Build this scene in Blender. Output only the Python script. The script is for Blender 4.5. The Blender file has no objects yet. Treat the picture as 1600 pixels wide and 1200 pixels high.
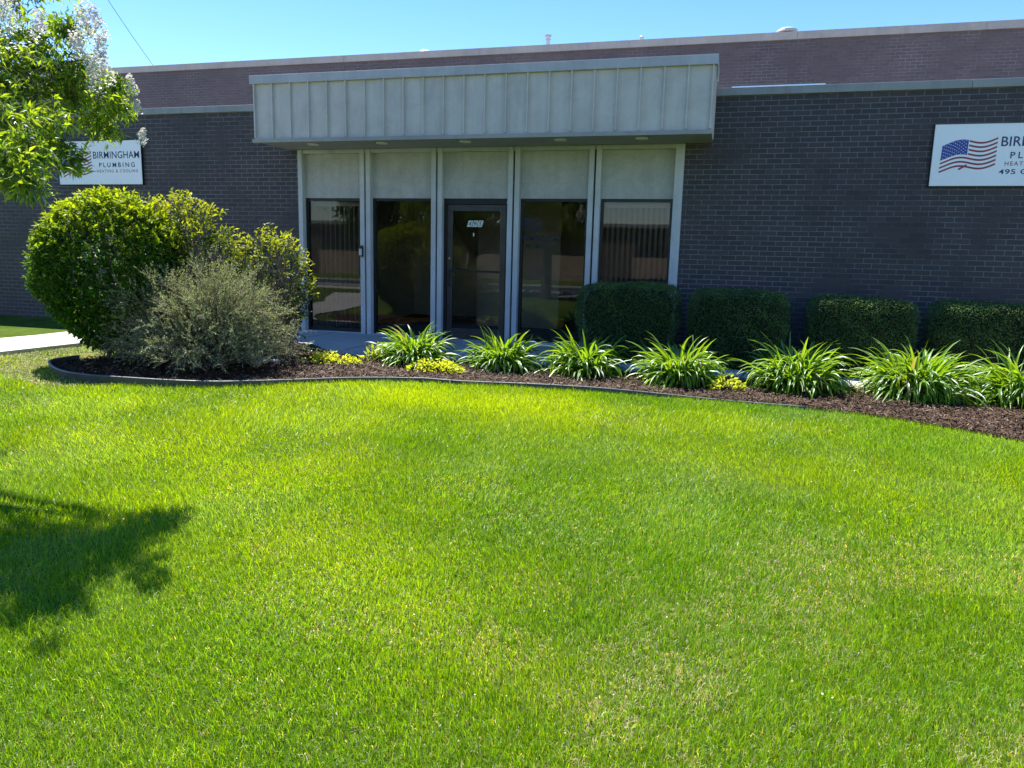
import bpy, math, random
import numpy as np
from mathutils import Vector, Matrix
R = math.radians
scene = bpy.context.scene
C = scene.collection
rng = np.random.default_rng(7)
random.seed(7)

# ------------------------------------------------------------------ camera
cam_d = bpy.data.cameras.new('camera'); cam = bpy.data.objects.new('camera', cam_d); C.objects.link(cam)
yaw, pitch, roll = -0.26981014, 0.16814801, 0.02456194
f = Vector((math.sin(yaw)*math.cos(pitch), math.cos(yaw)*math.cos(pitch), -math.sin(pitch)))
r = Vector((math.cos(yaw), -math.sin(yaw), 0)); u = r.cross(f)
r2 = math.cos(roll)*r + math.sin(roll)*u; u2 = -math.sin(roll)*r + math.cos(roll)*u
cam.matrix_world = Matrix(((r2.x, u2.x, -f.x, 0), (r2.y, u2.y, -f.y, 0), (r2.z, u2.z, -f.z, 1.264), (0, 0, 0, 1)))
cam_d.sensor_fit = 'HORIZONTAL'; cam_d.sensor_width = 36; cam_d.lens = 36*1160/1600
cam_d.clip_start = 0.05; cam_d.clip_end = 2000
scene.camera = cam

# ------------------------------------------------------------------ sky and sun
SUNV = Vector((-0.44, 0.405, 1.0)).normalized()
w = bpy.data.worlds.new('World'); scene.world = w; w.use_nodes = True
nt = w.node_tree; bg = nt.nodes['Background']
sky = nt.nodes.new('ShaderNodeTexSky'); sky.sky_type = 'NISHITA'; sky.sun_disc = False
sky.sun_elevation = math.asin(SUNV.z); sky.sun_rotation = math.atan2(SUNV.x, SUNV.y)
sky.air_density = 1.0; sky.dust_density = 0.0; sky.ozone_density = 1.5
hs = nt.nodes.new('ShaderNodeHueSaturation'); hs.inputs['Saturation'].default_value = 1.32; hs.inputs['Hue'].default_value = 0.512
nt.links.new(sky.outputs[0], hs.inputs['Color']); nt.links.new(hs.outputs[0], bg.inputs[0]); bg.inputs[1].default_value = 0.108
sun_d = bpy.data.lights.new('sun', 'SUN'); sun = bpy.data.objects.new('sun', sun_d); C.objects.link(sun)
sun_d.energy = 5.0; sun_d.angle = R(0.53); sun_d.color = (1.0, 0.95, 0.86)
sun.rotation_euler = SUNV.to_track_quat('Z', 'Y').to_euler(); sun.location = (-8, 8, 18)
scene.view_settings.view_transform = 'Standard'; scene.view_settings.look = 'None'
scene.view_settings.exposure = 1.3; scene.view_settings.gamma = 1
scene.cycles.max_bounces = 8; scene.cycles.transparent_max_bounces = 12

# ------------------------------------------------------------------ helpers
def tag(o, label=None, cat=None, group=None, kind=None):
    if label: o['label'] = label
    if cat: o['category'] = cat
    if group: o['group'] = group
    if kind: o['kind'] = kind
    return o
def empty(name, loc=(0, 0, 0), label=None, cat=None, group=None):
    o = bpy.data.objects.new(name, None); C.objects.link(o); o.location = loc; o.empty_display_size = .2
    return tag(o, label, cat, group)
def link(name, me, parent=None):
    o = bpy.data.objects.new(name, me); C.objects.link(o)
    if parent is not None:
        o.parent = parent
    return o
class MB:
    def __init__(s, origin=(0, 0, 0)): s.v = []; s.f = []; s.o = Vector(origin); s.m = []
    def add(s, vs, fs, m=0):
        n = len(s.v); s.v += [tuple(Vector(v)-s.o) for v in vs]
        for q in fs: s.f.append(tuple(i+n for i in q)); s.m.append(m)
    def box(s, a, b, m=0):
        (x0, y0, z0), (x1, y1, z1) = a, b
        s.add([(x0,y0,z0),(x1,y0,z0),(x1,y1,z0),(x0,y1,z0),(x0,y0,z1),(x1,y0,z1),(x1,y1,z1),(x0,y1,z1)],
              [(0,3,2,1),(4,5,6,7),(0,1,5,4),(1,2,6,5),(2,3,7,6),(3,0,4,7)], m)
    def prism(s, poly, z0, z1, m=0):
        n = len(poly); vs = [(x, y, z0) for x, y in poly]+[(x, y, z1) for x, y in poly]
        fs = [tuple(range(n-1, -1, -1)), tuple(range(n, 2*n))]+[(i, (i+1) % n, n+(i+1) % n, n+i) for i in range(n)]
        s.add(vs, fs, m)
    def tube(s, pts, rad, n=6, m=0):
        pts = [Vector(p) for p in pts]; k = len(pts)
        if not hasattr(rad, '__len__'): rad = [rad]*k
        vs = []
        for i, p in enumerate(pts):
            d = (pts[min(i+1, k-1)]-pts[max(i-1, 0)]).normalized()
            a = d.orthogonal().normalized() if i == 0 else (a-d*a.dot(d)).normalized()
            b = d.cross(a)
            for j in range(n):
                t = 2*math.pi*j/n; vs.append(p+(a*math.cos(t)+b*math.sin(t))*rad[i])
        fs = [(i*n+j, i*n+(j+1) % n, (i+1)*n+(j+1) % n, (i+1)*n+j) for i in range(k-1) for j in range(n)]
        fs += [tuple(range(n-1, -1, -1)), tuple(range((k-1)*n, k*n))]
        s.add(vs, fs, m)
    def lathe(s, c, prof, n=24, m=0):
        c = Vector(c); k = len(prof)
        vs = [c+Vector((rr*math.cos(2*math.pi*j/n), rr*math.sin(2*math.pi*j/n), z)) for rr, z in prof for j in range(n)]
        fs = [(i*n+j, i*n+(j+1) % n, (i+1)*n+(j+1) % n, (i+1)*n+j) for i in range(k-1) for j in range(n)]
        fs += [tuple(range(n-1, -1, -1)), tuple(range((k-1)*n, k*n))]
        s.add(vs, fs, m)
    def build(s, name, mats, parent=None, bevel=0, smooth=False):
        me = bpy.data.meshes.new(name); me.from_pydata(s.v, [], s.f)
        if not isinstance(mats, (list, tuple)): mats = [mats]
        for m in mats: me.materials.append(m)
        if len(mats) > 1: me.polygons.foreach_set('material_index', s.m)
        if smooth: me.polygons.foreach_set('use_smooth', [True]*len(s.f))
        o = link(name, me, parent)
        if bevel:
            b = o.modifiers.new('bevel', 'BEVEL'); b.width = bevel; b.segments = 2; b.limit_method = 'ANGLE'
        return o
def npmesh(name, V, F, col=None, mat=None, parent=None, smooth=False, mi=None):
    V = np.ascontiguousarray(V, dtype=np.float32).reshape(-1, 3); F = np.ascontiguousarray(F, dtype=np.int32)
    me = bpy.data.meshes.new(name); k = F.shape[1]; n = len(F)
    me.vertices.add(len(V)); me.vertices.foreach_set('co', V.ravel())
    me.loops.add(n*k); me.loops.foreach_set('vertex_index', F.ravel())
    me.polygons.add(n); me.polygons.foreach_set('loop_start', np.arange(0, n*k, k, dtype=np.int32))
    me.polygons.foreach_set('loop_total', np.full(n, k, dtype=np.int32))
    if smooth: me.polygons.foreach_set('use_smooth', np.ones(n, bool))
    if mi is not None: me.polygons.foreach_set('material_index', mi.astype(np.int32))
    for m in (mat if isinstance(mat, (list, tuple)) else [mat]): me.materials.append(m)
    if col is not None:
        a = me.color_attributes.new('Col', 'FLOAT_COLOR', 'POINT')
        c = np.ones((len(V), 4), np.float32); c[:, :3] = col; a.data.foreach_set('color', c.ravel())
    me.update()
    return link(name, me, parent)
def vnoise(x, y, s=1.0, seed=0):
    x = np.asarray(x)/s+seed*17.3+1000; y = np.asarray(y)/s+seed*9.7+1000
    xi = np.floor(x).astype(np.int64); yi = np.floor(y).astype(np.int64); fx = x-xi; fy = y-yi
    fx = fx*fx*(3-2*fx); fy = fy*fy*(3-2*fy)
    def h(a, b):
        n = (a*374761393+b*668265263+seed*974711) & 0x7fffffff; n = ((n ^ (n >> 13))*1274126177) & 0x7fffffff
        return ((n ^ (n >> 16)) & 0xffff)/65535.0
    return (h(xi, yi)*(1-fx)+h(xi+1, yi)*fx)*(1-fy)+(h(xi, yi+1)*(1-fx)+h(xi+1, yi+1)*fx)*fy
def fbm(x, y, s, seed=0): return .55*vnoise(x, y, s, seed)+.3*vnoise(x, y, s/2.3, seed+1)+.15*vnoise(x, y, s/5.1, seed+2)
def ss(t): t = np.clip(t, 0, 1); return t*t*(3-2*t)
def gz(x, y):
    x = np.asarray(x, float); y = np.asarray(y, float)
    return -.02-.07*ss((x+8)/11)-.2*ss((6.3-y)/7.0)
def inpoly(x, y, P):
    x = np.asarray(x); y = np.asarray(y); ins = np.zeros(x.shape, bool); n = len(P)
    for i in range(n):
        x0, y0 = P[i]; x1, y1 = P[(i+1) % n]
        if y0 == y1: continue
        c = ((y0 > y) != (y1 > y)) & (x < (x1-x0)*(y-y0)/(y1-y0)+x0); ins ^= c
    return ins
def catmull(P, n=6):
    out = []; P = [np.array(p, float) for p in P]
    for i in range(len(P)-1):
        p0 = P[max(i-1, 0)]; p1 = P[i]; p2 = P[i+1]; p3 = P[min(i+2, len(P)-1)]
        for j in range(n):
            t = j/n; out.append(tuple(.5*((2*p1)+(-p0+p2)*t+(2*p0-5*p1+4*p2-p3)*t*t+(-p0+3*p1-3*p2+p3)*t**3)))
    out.append(tuple(P[-1])); return out

# ------------------------------------------------------------------ materials
class NM:
    def __init__(s, name):
        s.mat = bpy.data.materials.new(name); s.mat.use_nodes = True; s.t = s.mat.node_tree; s.n = s.t.nodes
        s.b = s.n['Principled BSDF']; s.out = s.n['Material Output']
    def new(s, t, **k):
        n = s.n.new('ShaderNode'+t)
        for a, v in k.items(): setattr(n, a, v)
        return n
    def l(s, a, b): s.t.links.new(a, b)
    def coord(s, kind='Object'): return s.new('TexCoord').outputs[kind]
    def noise(s, vec, scale, detail=4, rough=.6, dist=0):
        n = s.new('TexNoise'); n.inputs['Scale'].default_value = scale; n.inputs['Detail'].default_value = detail
        n.inputs['Roughness'].default_value = rough; n.inputs['Distortion'].default_value = dist; s.l(vec, n.inputs['Vector']); return n.outputs['Fac']
    def ramp(s, fac, stops):
        n = s.new('ValToRGB'); e = n.color_ramp.elements
        while len(e) < len(stops): e.new(.5)
        for i, (p, c) in enumerate(stops):
            e[i].position = p; e[i].color = (*c, 1) if len(c) == 3 else c
        s.l(fac, n.inputs[0]); return n.outputs[0]
    def mix(s, fac, a, b, bt='MIX'):
        n = s.new('Mix', data_type='RGBA', blend_type=bt)
        for v, k in ((fac, 0), (a, 6), (b, 7)):
            if isinstance(v, (int, float)): n.inputs[k].default_value = v
            elif isinstance(v, tuple): n.inputs[k].default_value = (*v, 1)
            else: s.l(v, n.inputs[k])
        return n.outputs[2]
    def bump(s, h, strength=.3, dist=.01):
        n = s.new('Bump'); n.inputs['Strength'].default_value = strength; n.inputs['Distance'].default_value = dist
        s.l(h, n.inputs['Height']); s.l(n.outputs[0], s.b.inputs['Normal']); return n
def plain(name, col, rough=.6, metal=0, var=.15, scale=6, spec=.4, bump=0):
    m = NM(name); co = m.coord(); n = m.noise(co, scale, 5)
    a = tuple(c*(1-var) for c in col); b = tuple(min(1, c*(1+var)) for c in col)
    m.l(m.ramp(n, [(.3, a), (.7, b)]), m.b.inputs['Base Color'])
    m.b.inputs['Roughness'].default_value = rough; m.b.inputs['Metallic'].default_value = metal
    m.b.inputs['Specular IOR Level'].default_value = spec
    if bump: m.bump(m.noise(co, scale*12, 4), bump, .004)
    return m.mat
def leafmat(name, trans=.45, gloss=.06, rough=.38, tcol=(1.25, 1.35, .45), vcol=True, col=(.06, .12, .03)):
    m = NM(name); m.n.remove(m.b)
    if vcol:
        at = m.new('Attribute', attribute_name='Col').outputs['Color']
    else:
        at = m.new('RGB').outputs[0]; at.default_value = (*col, 1)
    d = m.new('BsdfDiffuse'); t = m.new('BsdfTranslucent'); g = m.new('BsdfGlossy'); g.inputs['Roughness'].default_value = rough
    g.inputs['Color'].default_value = (.9, .95, 1, 1)
    m.l(at, d.inputs[0]); tc = m.mix(1.0, at, tcol, 'MULTIPLY'); m.l(tc, t.inputs[0])
    mx = m.new('MixShader'); mx.inputs[0].default_value = trans; m.l(d.outputs[0], mx.inputs[1]); m.l(t.outputs[0], mx.inputs[2])
    lw = m.new('Fresnel'); lw.inputs[0].default_value = 1.4
    mp = m.new('Math', operation='MULTIPLY'); m.l(lw.outputs[0], mp.inputs[0]); mp.inputs[1].default_value = gloss*14
    cl = m.new('Math', operation='MINIMUM'); m.l(mp.outputs[0], cl.inputs[0]); cl.inputs[1].default_value = .5
    m2 = m.new('MixShader'); m.l(cl.outputs[0], m2.inputs[0]); m.l(mx.outputs[0], m2.inputs[1]); m.l(g.outputs[0], m2.inputs[2])
    m.l(m2.outputs[0], m.out.inputs[0]); return m.mat
def vcolmat(name, rough=.8, spec=.2):
    m = NM(name); m.l(m.new('Attribute', attribute_name='Col').outputs['Color'], m.b.inputs['Base Color'])
    m.b.inputs['Roughness'].default_value = rough; m.b.inputs['Specular IOR Level'].default_value = spec; return m.mat
def brickmat(name, c1, c2, mortar, faded, row=.0677, wid=.2032, lo=.42, hi=.6):
    m = NM(name); co = m.coord(); sx = m.new('SeparateXYZ'); m.l(co, sx.inputs[0])
    ad = m.new('Math', operation='ADD'); m.l(sx.outputs[0], ad.inputs[0]); m.l(sx.outputs[1], ad.inputs[1])
    cb = m.new('CombineXYZ'); m.l(ad.outputs[0], cb.inputs[0]); m.l(sx.outputs[2], cb.inputs[1])
    b = m.new('TexBrick', offset=.5); m.l(cb.outputs[0], b.inputs['Vector'])
    b.inputs['Scale'].default_value = 1; b.inputs['Brick Width'].default_value = wid; b.inputs['Row Height'].default_value = row
    b.inputs['Mortar Size'].default_value = .0052; b.inputs['Mortar Smooth'].default_value = .25
    b.inputs['Color1'].default_value = (*c1, 1); b.inputs['Color2'].default_value = (*c2, 1)
    n1 = m.noise(co, 1.1, 5, .65, .8); mask = m.ramp(n1, [(lo, (0, 0, 0)), (hi, (1, 1, 1))])
    m.l(m.mix(mask, faded, mortar), b.inputs['Mortar'])
    n2 = m.noise(co, 45, 4); col = m.mix(.5, b.outputs[0], m.ramp(n2, [(.3, (.35, .35, .35)), (.7, (.65, .65, .65))]), 'OVERLAY')
    n3 = m.noise(co, .45, 4); col = m.mix(.55, col, m.ramp(n3, [(.3, (.38, .38, .4)), (.72, (.62, .61, .6))]), 'OVERLAY')
    m.l(col, m.b.inputs['Base Color']); m.b.inputs['Roughness'].default_value = .55; m.b.inputs['Specular IOR Level'].default_value = .35
    h = m.new('Math', operation='SUBTRACT'); h.inputs[0].default_value = 1; m.l(b.outputs['Fac'], h.inputs[1])
    h2 = m.new('Math', operation='MULTIPLY_ADD'); m.l(n2, h2.inputs[0]); h2.inputs[1].default_value = .25; m.l(h.outputs[0], h2.inputs[2])
    m.bump(h2.outputs[0], .6, .006); return m.mat
def concretemat(name, col, speck=.25, streak=0.0, rough=.85, scale=1.5):
    m = NM(name); co = m.coord()
    n1 = m.noise(co, scale, 6, .7, .6); n2 = m.noise(co, 160, 3, .7)
    a = m.ramp(n1, [(.3, tuple(c*.82 for c in col)), (.55, col), (.75, tuple(min(1, c*1.1) for c in col))])
    a = m.mix(speck, a, m.ramp(n2, [(.35, (.3, .3, .3)), (.65, (.75, .75, .75))]), 'OVERLAY')
    if streak:
        mp = m.new('Mapping'); mp.inputs['Scale'].default_value = (9, 9, .5); m.l(co, mp.inputs[0])
        a = m.mix(streak, a, m.ramp(m.noise(mp.outputs[0], 1, 5), [(.35, (.4, .4, .4)), (.6, (.55, .55, .55))]), 'OVERLAY')
    m.l(a, m.b.inputs['Base Color']); m.b.inputs['Roughness'].default_value = rough; m.b.inputs['Specular IOR Level'].default_value = .25
    m.bump(n2, .25, .003); return m.mat

M = {}
M['brick'] = brickmat('dark_brick', (.036, .032, .034), (.058, .047, .049), (.17, .168, .175), (.060, .056, .061), lo=.38, hi=.56)
M['brick_up'] = brickmat('upper_brick', (.115, .082, .084), (.145, .10, .10), (.26, .235, .24), (.14, .112, .115), lo=.45, hi=.66)
M['coping'] = concretemat('grey_coping', (.26, .27, .27), .1, .5, .45)
M['coping_up'] = concretemat('beige_coping', (.46, .39, .36), .08, .3, .5)
M['canopy'] = concretemat('canopy_sheet_metal', (.53, .50, .47), .05, .3, .5, 2.2)
M['cap'] = concretemat('blue_grey_cap_metal', (.42, .42, .45), .04, .3, .4)
M['soffit'] = concretemat('soffit_paint', (.32, .32, .30), .05, 0, .7)
M['panel'] = concretemat('aggregate_panel', (.42, .425, .41), .55, .35, .85, 3)
M['fin'] = concretemat('mullion_paint', (.50, .52, .53), .1, .35, .6)
M['reveal'] = concretemat('reveal_paint', (.20, .23, .24), .1, .2, .6)
M['bronze'] = plain('dark_bronze', (.022, .022, .024), .35, .3, .2)
M['doormetal'] = plain('door_aluminium', (.075, .072, .070), .35, .5, .15)
M['steel'] = plain('bright_steel', (.6, .6, .6), .25, 1, .05)
M['blind'] = plain('vertical_blind_fabric', (.48, .40, .40), .8, 0, .08)
M['lobby'] = plain('lobby_paint', (.60, .57, .50), .85, 0, .1)
M['lobbyfloor'] = plain('lobby_carpet', (.16, .14, .12), .9, 0, .2)
M['slab'] = concretemat('porch_concrete', (.42, .40, .36), .3, 0, .9, .9)
M['walk'] = concretemat('walk_concrete', (.55, .52, .47), .25, 0, .9, .7)
M['white'] = plain('sign_white', (.84, .86, .88), .35, 0, .02, 2)
M['navy'] = plain('sign_navy', (.018, .035, .11), .4, 0, .05)
M['blue'] = plain('flag_blue', (.03, .06, .30), .4, 0, .05)
M['red'] = plain('flag_red', (.28, .035, .05), .4, 0, .05)
M['orange'] = plain('sign_rust_red', (.30, .055, .045), .4, 0, .05)
M['plate'] = plain('number_plate', (.62, .68, .60), .5, 0, .05)
M['black'] = plain('black_plastic', (.012, .012, .014), .4, 0, .1)
M['screen'] = plain('grey_screen', (.45, .5, .52), .3, 0, .05)
M['edging'] = plain('edging_plastic', (.10, .105, .11), .45, 0, .2, 8, .6)
M['lamp'] = plain('lamp_trim', (.75, .74, .68), .5, 0, .03)
M['asphalt'] = plain('asphalt', (.05, .05, .05), .9, 0, .2, 20)
M['tan'] = brickmat('tan_brick', (.30, .20, .13), (.36, .25, .17), (.5, .45, .4), (.4, .35, .3))
M['brown'] = plain('brown_siding', (.10, .07, .055), .8)
M['bark'] = plain('bark', (.11, .085, .065), .9, 0, .35, 25, .2, .6)
M['twig'] = plain('twig', (.17, .13, .105), .9, 0, .3, 30)
M['cable'] = plain('cable_rubber', (.12, .12, .13), .6)
M['stone'] = concretemat('flat_stone', (.40, .39, .36), .4, 0, .9, 8)
M['vent'] = plain('galvanised_vent', (.62, .62, .60), .4, .4, .1)
M['vent_dark'] = plain('vent_throat', (.06, .04, .035), .8)
def glassmat():
    m = NM('tinted_glass'); m.n.remove(m.b)
    t = m.new('BsdfTransparent'); t.inputs[0].default_value = (.66, .65, .60, 1)
    g = m.new('BsdfGlossy'); g.inputs['Roughness'].default_value = .0; g.inputs[0].default_value = (.95, .97, 1, 1)
    fr = m.new('Fresnel'); fr.inputs[0].default_value = 1.55
    co = m.coord(); b = m.new('Bump'); b.inputs['Strength'].default_value = .05; b.inputs['Distance'].default_value = .01
    m.l(m.noise(co, 1.3, 1), b.inputs['Height']); m.l(b.outputs[0], g.inputs['Normal'])
    x = m.new('MixShader'); m.l(fr.outputs[0], x.inputs[0]); m.l(t.outputs[0], x.inputs[1]); m.l(g.outputs[0], x.inputs[2])
    m.l(x.outputs[0], m.out.inputs[0]); return m.mat
M['glass'] = glassmat()
M['decal'] = plain('window_decal', (.012, .016, .03), .5)
M['grass'] = leafmat('grass_blade', .6, .006, .5, (1.75, 1.25, .3))
M['leaf'] = leafmat('shrub_leaf', .45, .015, .4, (1.7, 1.6, .35))
M['tleaf'] = leafmat('tree_leaf', .5, .018, .4, (1.7, 1.65, .4))
M['lily'] = leafmat('lily_leaf', .5, .0045, .42, (1.6, 1.35, .3))
M['box'] = leafmat('boxwood_leaf', .25, .015, .45, (1.3, 1.3, .6))
M['petal'] = leafmat('petal', .4, .02, .6, (1, 1, 1))
M['mulch'] = vcolmat('mulch_chip', .75, .3)

# ------------------------------------------------------------------ ground sheet (lawn soil)
D = 10.85
def groundmat():
    m = NM('lawn_soil'); co = m.coord()
    n1 = m.noise(co, 2.2, 6, .7, .5); n2 = m.noise(co, 90, 4, .7); n3 = m.noise(co, .5, 4)
    a = m.ramp(n1, [(.35, (.06, .11, .012)), (.55, (.10, .15, .018)), (.75, (.20, .19, .06))])
    a = m.mix(.8, a, m.ramp(n2, [(.3, (.2, .2, .2)), (.7, (.8, .8, .8))]), 'OVERLAY')
    m.l(a, m.b.inputs['Base Color']); m.b.inputs['Roughness'].default_value = 1; m.b.inputs['Specular IOR Level'].default_value = .05
    m.bump(n2, .9, .03); return m.mat
xs = np.concatenate([[-400, -150, -60], np.arange(-30, 16.1, .5), [30, 80, 400]]); ys = np.concatenate([[-400, -120, -50], np.arange(-20, 12.1, .5), [30, 100, 400]])
X, Y = np.meshgrid(xs, ys); Z = gz(X, Y)-.004; nx = len(xs); ny = len(ys)
i = np.arange(ny-1)[:, None]*nx+np.arange(nx-1)[None, :]; i = i.ravel()
tag(npmesh('lawn_ground', np.stack([X, Y, Z], -1), np.stack([i, i+1, i+nx+1, i+nx], 1), None, groundmat(), smooth=True), kind='structure')

# paving
EDGE = catmull([(-6.55, 7.75), (-6.85, 7.2), (-6.99, 6.75), (-6.97, 6.38), (-6.7, 6.11), (-6.31, 5.87), (-5.95, 5.78), (-5.59, 5.79), (-5.12, 5.87), (-4.68, 6.04), (-4.36, 6.29), (-4.04, 6.57), (-3.7, 6.85), (-3.35, 7.05), (-2.97, 7.19), (-2.57, 7.27), (-2.03, 7.36), (-1.36, 7.42), (-.72, 7.47), (-.09, 7.48), (.51, 7.44), (1.07, 7.36), (1.49, 7.24), (1.81, 7.07), (2.11, 6.88), (2.4, 6.65), (2.8, 6.25), (3.2, 5.75), (3.6, 5.0)], 5)
BACK = [(7.0, 4.0), (7.0, 8.86), (2.7, 8.86), (1.0, 8.88), (-.5, 8.9), (-1.3, 8.9), (-2.0, 8.76), (-3.2, 8.55), (-4.1, 8.5), (-4.75, 8.52), (-5.1, 8.85), (-5.5, 9.25), (-6.1, 9.45), (-6.9, 9.1), (-7.7, 8.3), (-7.75, 7.9), (-7.2, 7.6)]
BED = [tuple(p) for p in EDGE]+BACK
WALK = [(-9.35, 9.4), (-9.30, 8.3), (-9.45, 7.2), (-9.9, 5.5), (-10.8, 3.0), (-12.5, 0), (-14, -3.3), (-12.7, -3.9), (-11.2, -.5), (-9.5, 2.6), (-8.6, 5.0), (-8.15, 6.8), (-8.05, 8.2), (-7.7, 8.9), (-7.3, 9.4)]
def sheet(name, poly, dz, thick, mat, step=.4):
    mb = MB(); n = len(poly)
    top = [(x, y, float(gz(x, y))+dz) for x, y in poly]; bot = [(x, y, z-thick) for x, y, z in top]
    import mathutils.geometry as mg
    tris = mg.tessellate_polygon([[Vector((x, y, 0)) for x, y in poly]])
    mb.add(top, [t for t in tris]); mb.add(top+bot, [(k, (k+1) % n, n+(k+1) % n, n+k) for k in range(n)])
    o = mb.build(name, mat); 
    import bmesh
    bm = bmesh.new(); bm.from_mesh(o.data); bmesh.ops.remove_doubles(bm, verts=bm.verts, dist=1e-5); bmesh.ops.recalc_face_normals(bm, faces=bm.faces)
    bm.to_mesh(o.data); bm.free()
    return tag(o, kind='structure')
sheet('sidewalk', WALK, .045, .12, M['walk'])
mb = MB()
SL = [[(-9.3, 9.405), (-7.3, 9.405), (-6.905, 9.11), (-6.105, 9.44), (-6.02, 9.42), (-6.02, 10.96), (-9.3, 10.84)],
      [(-6.0, 9.42), (-5.5, 9.24), (-5.1, 8.84), (-4.81, 8.56), (-4.81, 10.96), (-6.0, 10.96)]]
for x0, x1 in ((-4.79, -3.05), (-3.03, -1.3), (-1.28, .6), (.62, 2.5), (2.52, 4.4), (4.42, 6.99)):
    yb = 8.5 if x0 < -4 else 8.54 if x0 < -3.03 else 8.74 if x0 < -1.3 else 8.84
    SL.append([(x0, yb), (x1, yb), (x1, 10.96 if x0 < -1.5 else 9.55), (x0, 10.96 if x0 < -1.5 else 9.55)])
for q_ in SL:
    zt = float(gz(q_[0][0], 9))+.028; mb.prism(q_, -.3, zt)
tag(mb.build('porch_slab', M['slab'], bevel=.006), kind='structure')

# mulch base
o = sheet('mulch_bed', BED, .012, .05, plain('mulch_base', (.032, .019, .014), .95, 0, .5, 30, .1, 1))
bx0, bx1, by0, by1 = -7.8, 5.2, 4.6, 9.5
def chips(n, region, name, hmax=.03):
    x = rng.uniform(region[0], region[1], n*2); y = rng.uniform(region[2], region[3], n*2)
    k = inpoly(x, y, BED) & (y < 9.5); x = x[k][:n]; y = y[k][:n]; n = len(x)
    L = rng.uniform(.010, .038, n)*rng.choice([.7, 1, 1.4], n); W = rng.uniform(.003, .0085, n); th = rng.uniform(0, 2*np.pi, n); pi_ = rng.normal(0, .38, n)
    d = np.stack([np.cos(th)*np.cos(pi_), np.sin(th)*np.cos(pi_), np.sin(pi_)], 1)
    s = np.stack([-np.sin(th), np.cos(th), rng.normal(0, .45, n)], 1); s /= np.linalg.norm(s, axis=1)[:, None]
    up = np.cross(d, s)
    c = np.stack([x, y, gz(x, y)+.016+rng.uniform(0, hmax, n)*fbm(x, y, .35, 5)*1.6], 1)
    dl = d*L[:, None]; sw = s*W[:, None]; uh = up*W[:, None]*.7
    V = np.stack([c-dl-sw, c+dl-sw*.5, c+dl*.9+uh, c-dl*.8+uh, c+dl*.95+sw*.6, c-dl+sw], 1)
    F = np.array([[0, 1, 2, 3], [3, 2, 4, 5]])[None]+6*np.arange(n)[:, None, None]
    t = rng.random(n)[:, None]; base = np.array([.050, .027, .014])*(.45+1.2*rng.random((n, 1)))
    col = np.where(t > .93, np.array([.20, .145, .10])*(.6+.9*rng.random((n, 1))), np.where(t > .7, base*1.7, base))
    return npmesh(name, V, F.reshape(-1, 4), np.repeat(col, 6, 0), M['mulch'])
o = chips(62000, (bx0, bx1, by0, by1), 'mulch_chips'); tag(o, 'loose shredded dark brown bark mulch covering the curved bed', 'mulch', kind='stuff')

def thatch():
    P_ = [(-8.1, 8.2), (-8.2, 6.6), (-7.3, 5.9), (-6.6, 5.6), (-6.0, 5.4), (-5.6, 5.75), (-6.7, 6.0), (-7.0, 6.5), (-6.8, 7.6), (-7.4, 8.2)]
    x = rng.uniform(-8.4, -5.4, 26000); y = rng.uniform(5.3, 8.3, 26000); k = inpoly(x, y, P_) & ~inpoly(x, y, BED) & ~inpoly(x, y, WALK); x = x[k]; y = y[k]; n = len(x)
    P = np.stack([x, y, gz(x, y)+rng.uniform(0, .012, n)], 1); d = rdir(n)*np.array([1, 1, .2]); a = rng.random((n, 1)); col = (np.array([.30, .22, .13])*(1-a)+np.array([.55, .46, .30])*a)*(.6+.6*rng.random((n, 1)))
    V, F, c = leafset(P, d, unit(rdir(n)*.4+np.array([0, 0, 1])), rng.uniform(.02, .06, n), rng.uniform(.002, .006, n), col); o = npmesh('dry_thatch', V, F, c, M['mulch'])
    tag(o, 'pale tan dead thatch on bare soil between sidewalk and edging', 'thatch', kind='stuff')
# plastic edging
def edging():
    P = [np.array(p) for p in EDGE[10:104]]; t = .011; V = []; 
    prof = [(-t, -.05), (-t, .052), (-t*1.3, .056), (-t*1.2, .064), (0, .067), (t*1.2, .064), (t*1.3, .056), (t, .052), (t, -.05)]
    k = len(prof); n = len(P)
    for a in range(n):
        d = P[min(a+1, n-1)]-P[max(a-1, 0)]; d /= np.linalg.norm(d); nn = np.array([-d[1], d[0]])
        sink = -.03*ss((P[a][0]+5.6)/1.6)-.022*ss((P[a][0]+2.5)/4.0)-.010*math.sin(a*.31)*(P[a][0] > -3)
        zz = float(gz(*P[a]))+.012+sink
        for o_, h in prof: V.append((P[a][0]+nn[0]*o_, P[a][1]+nn[1]*o_, zz+h))
    F = [(a*k+j, a*k+j+1, (a+1)*k+j+1, (a+1)*k+j) for a in range(n-1) for j in range(k-1)]
    F += [tuple(range(k)), tuple(range((n-1)*k, n*k))]
    me = bpy.data.meshes.new('garden_edging'); me.from_pydata(V, [], F); me.materials.append(M['edging'])
    me.polygons.foreach_set('use_smooth', [True]*len(F)); return link('garden_edging', me)
tag(edging(), 'black plastic garden edging curving between lawn and mulch', 'edging')

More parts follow.
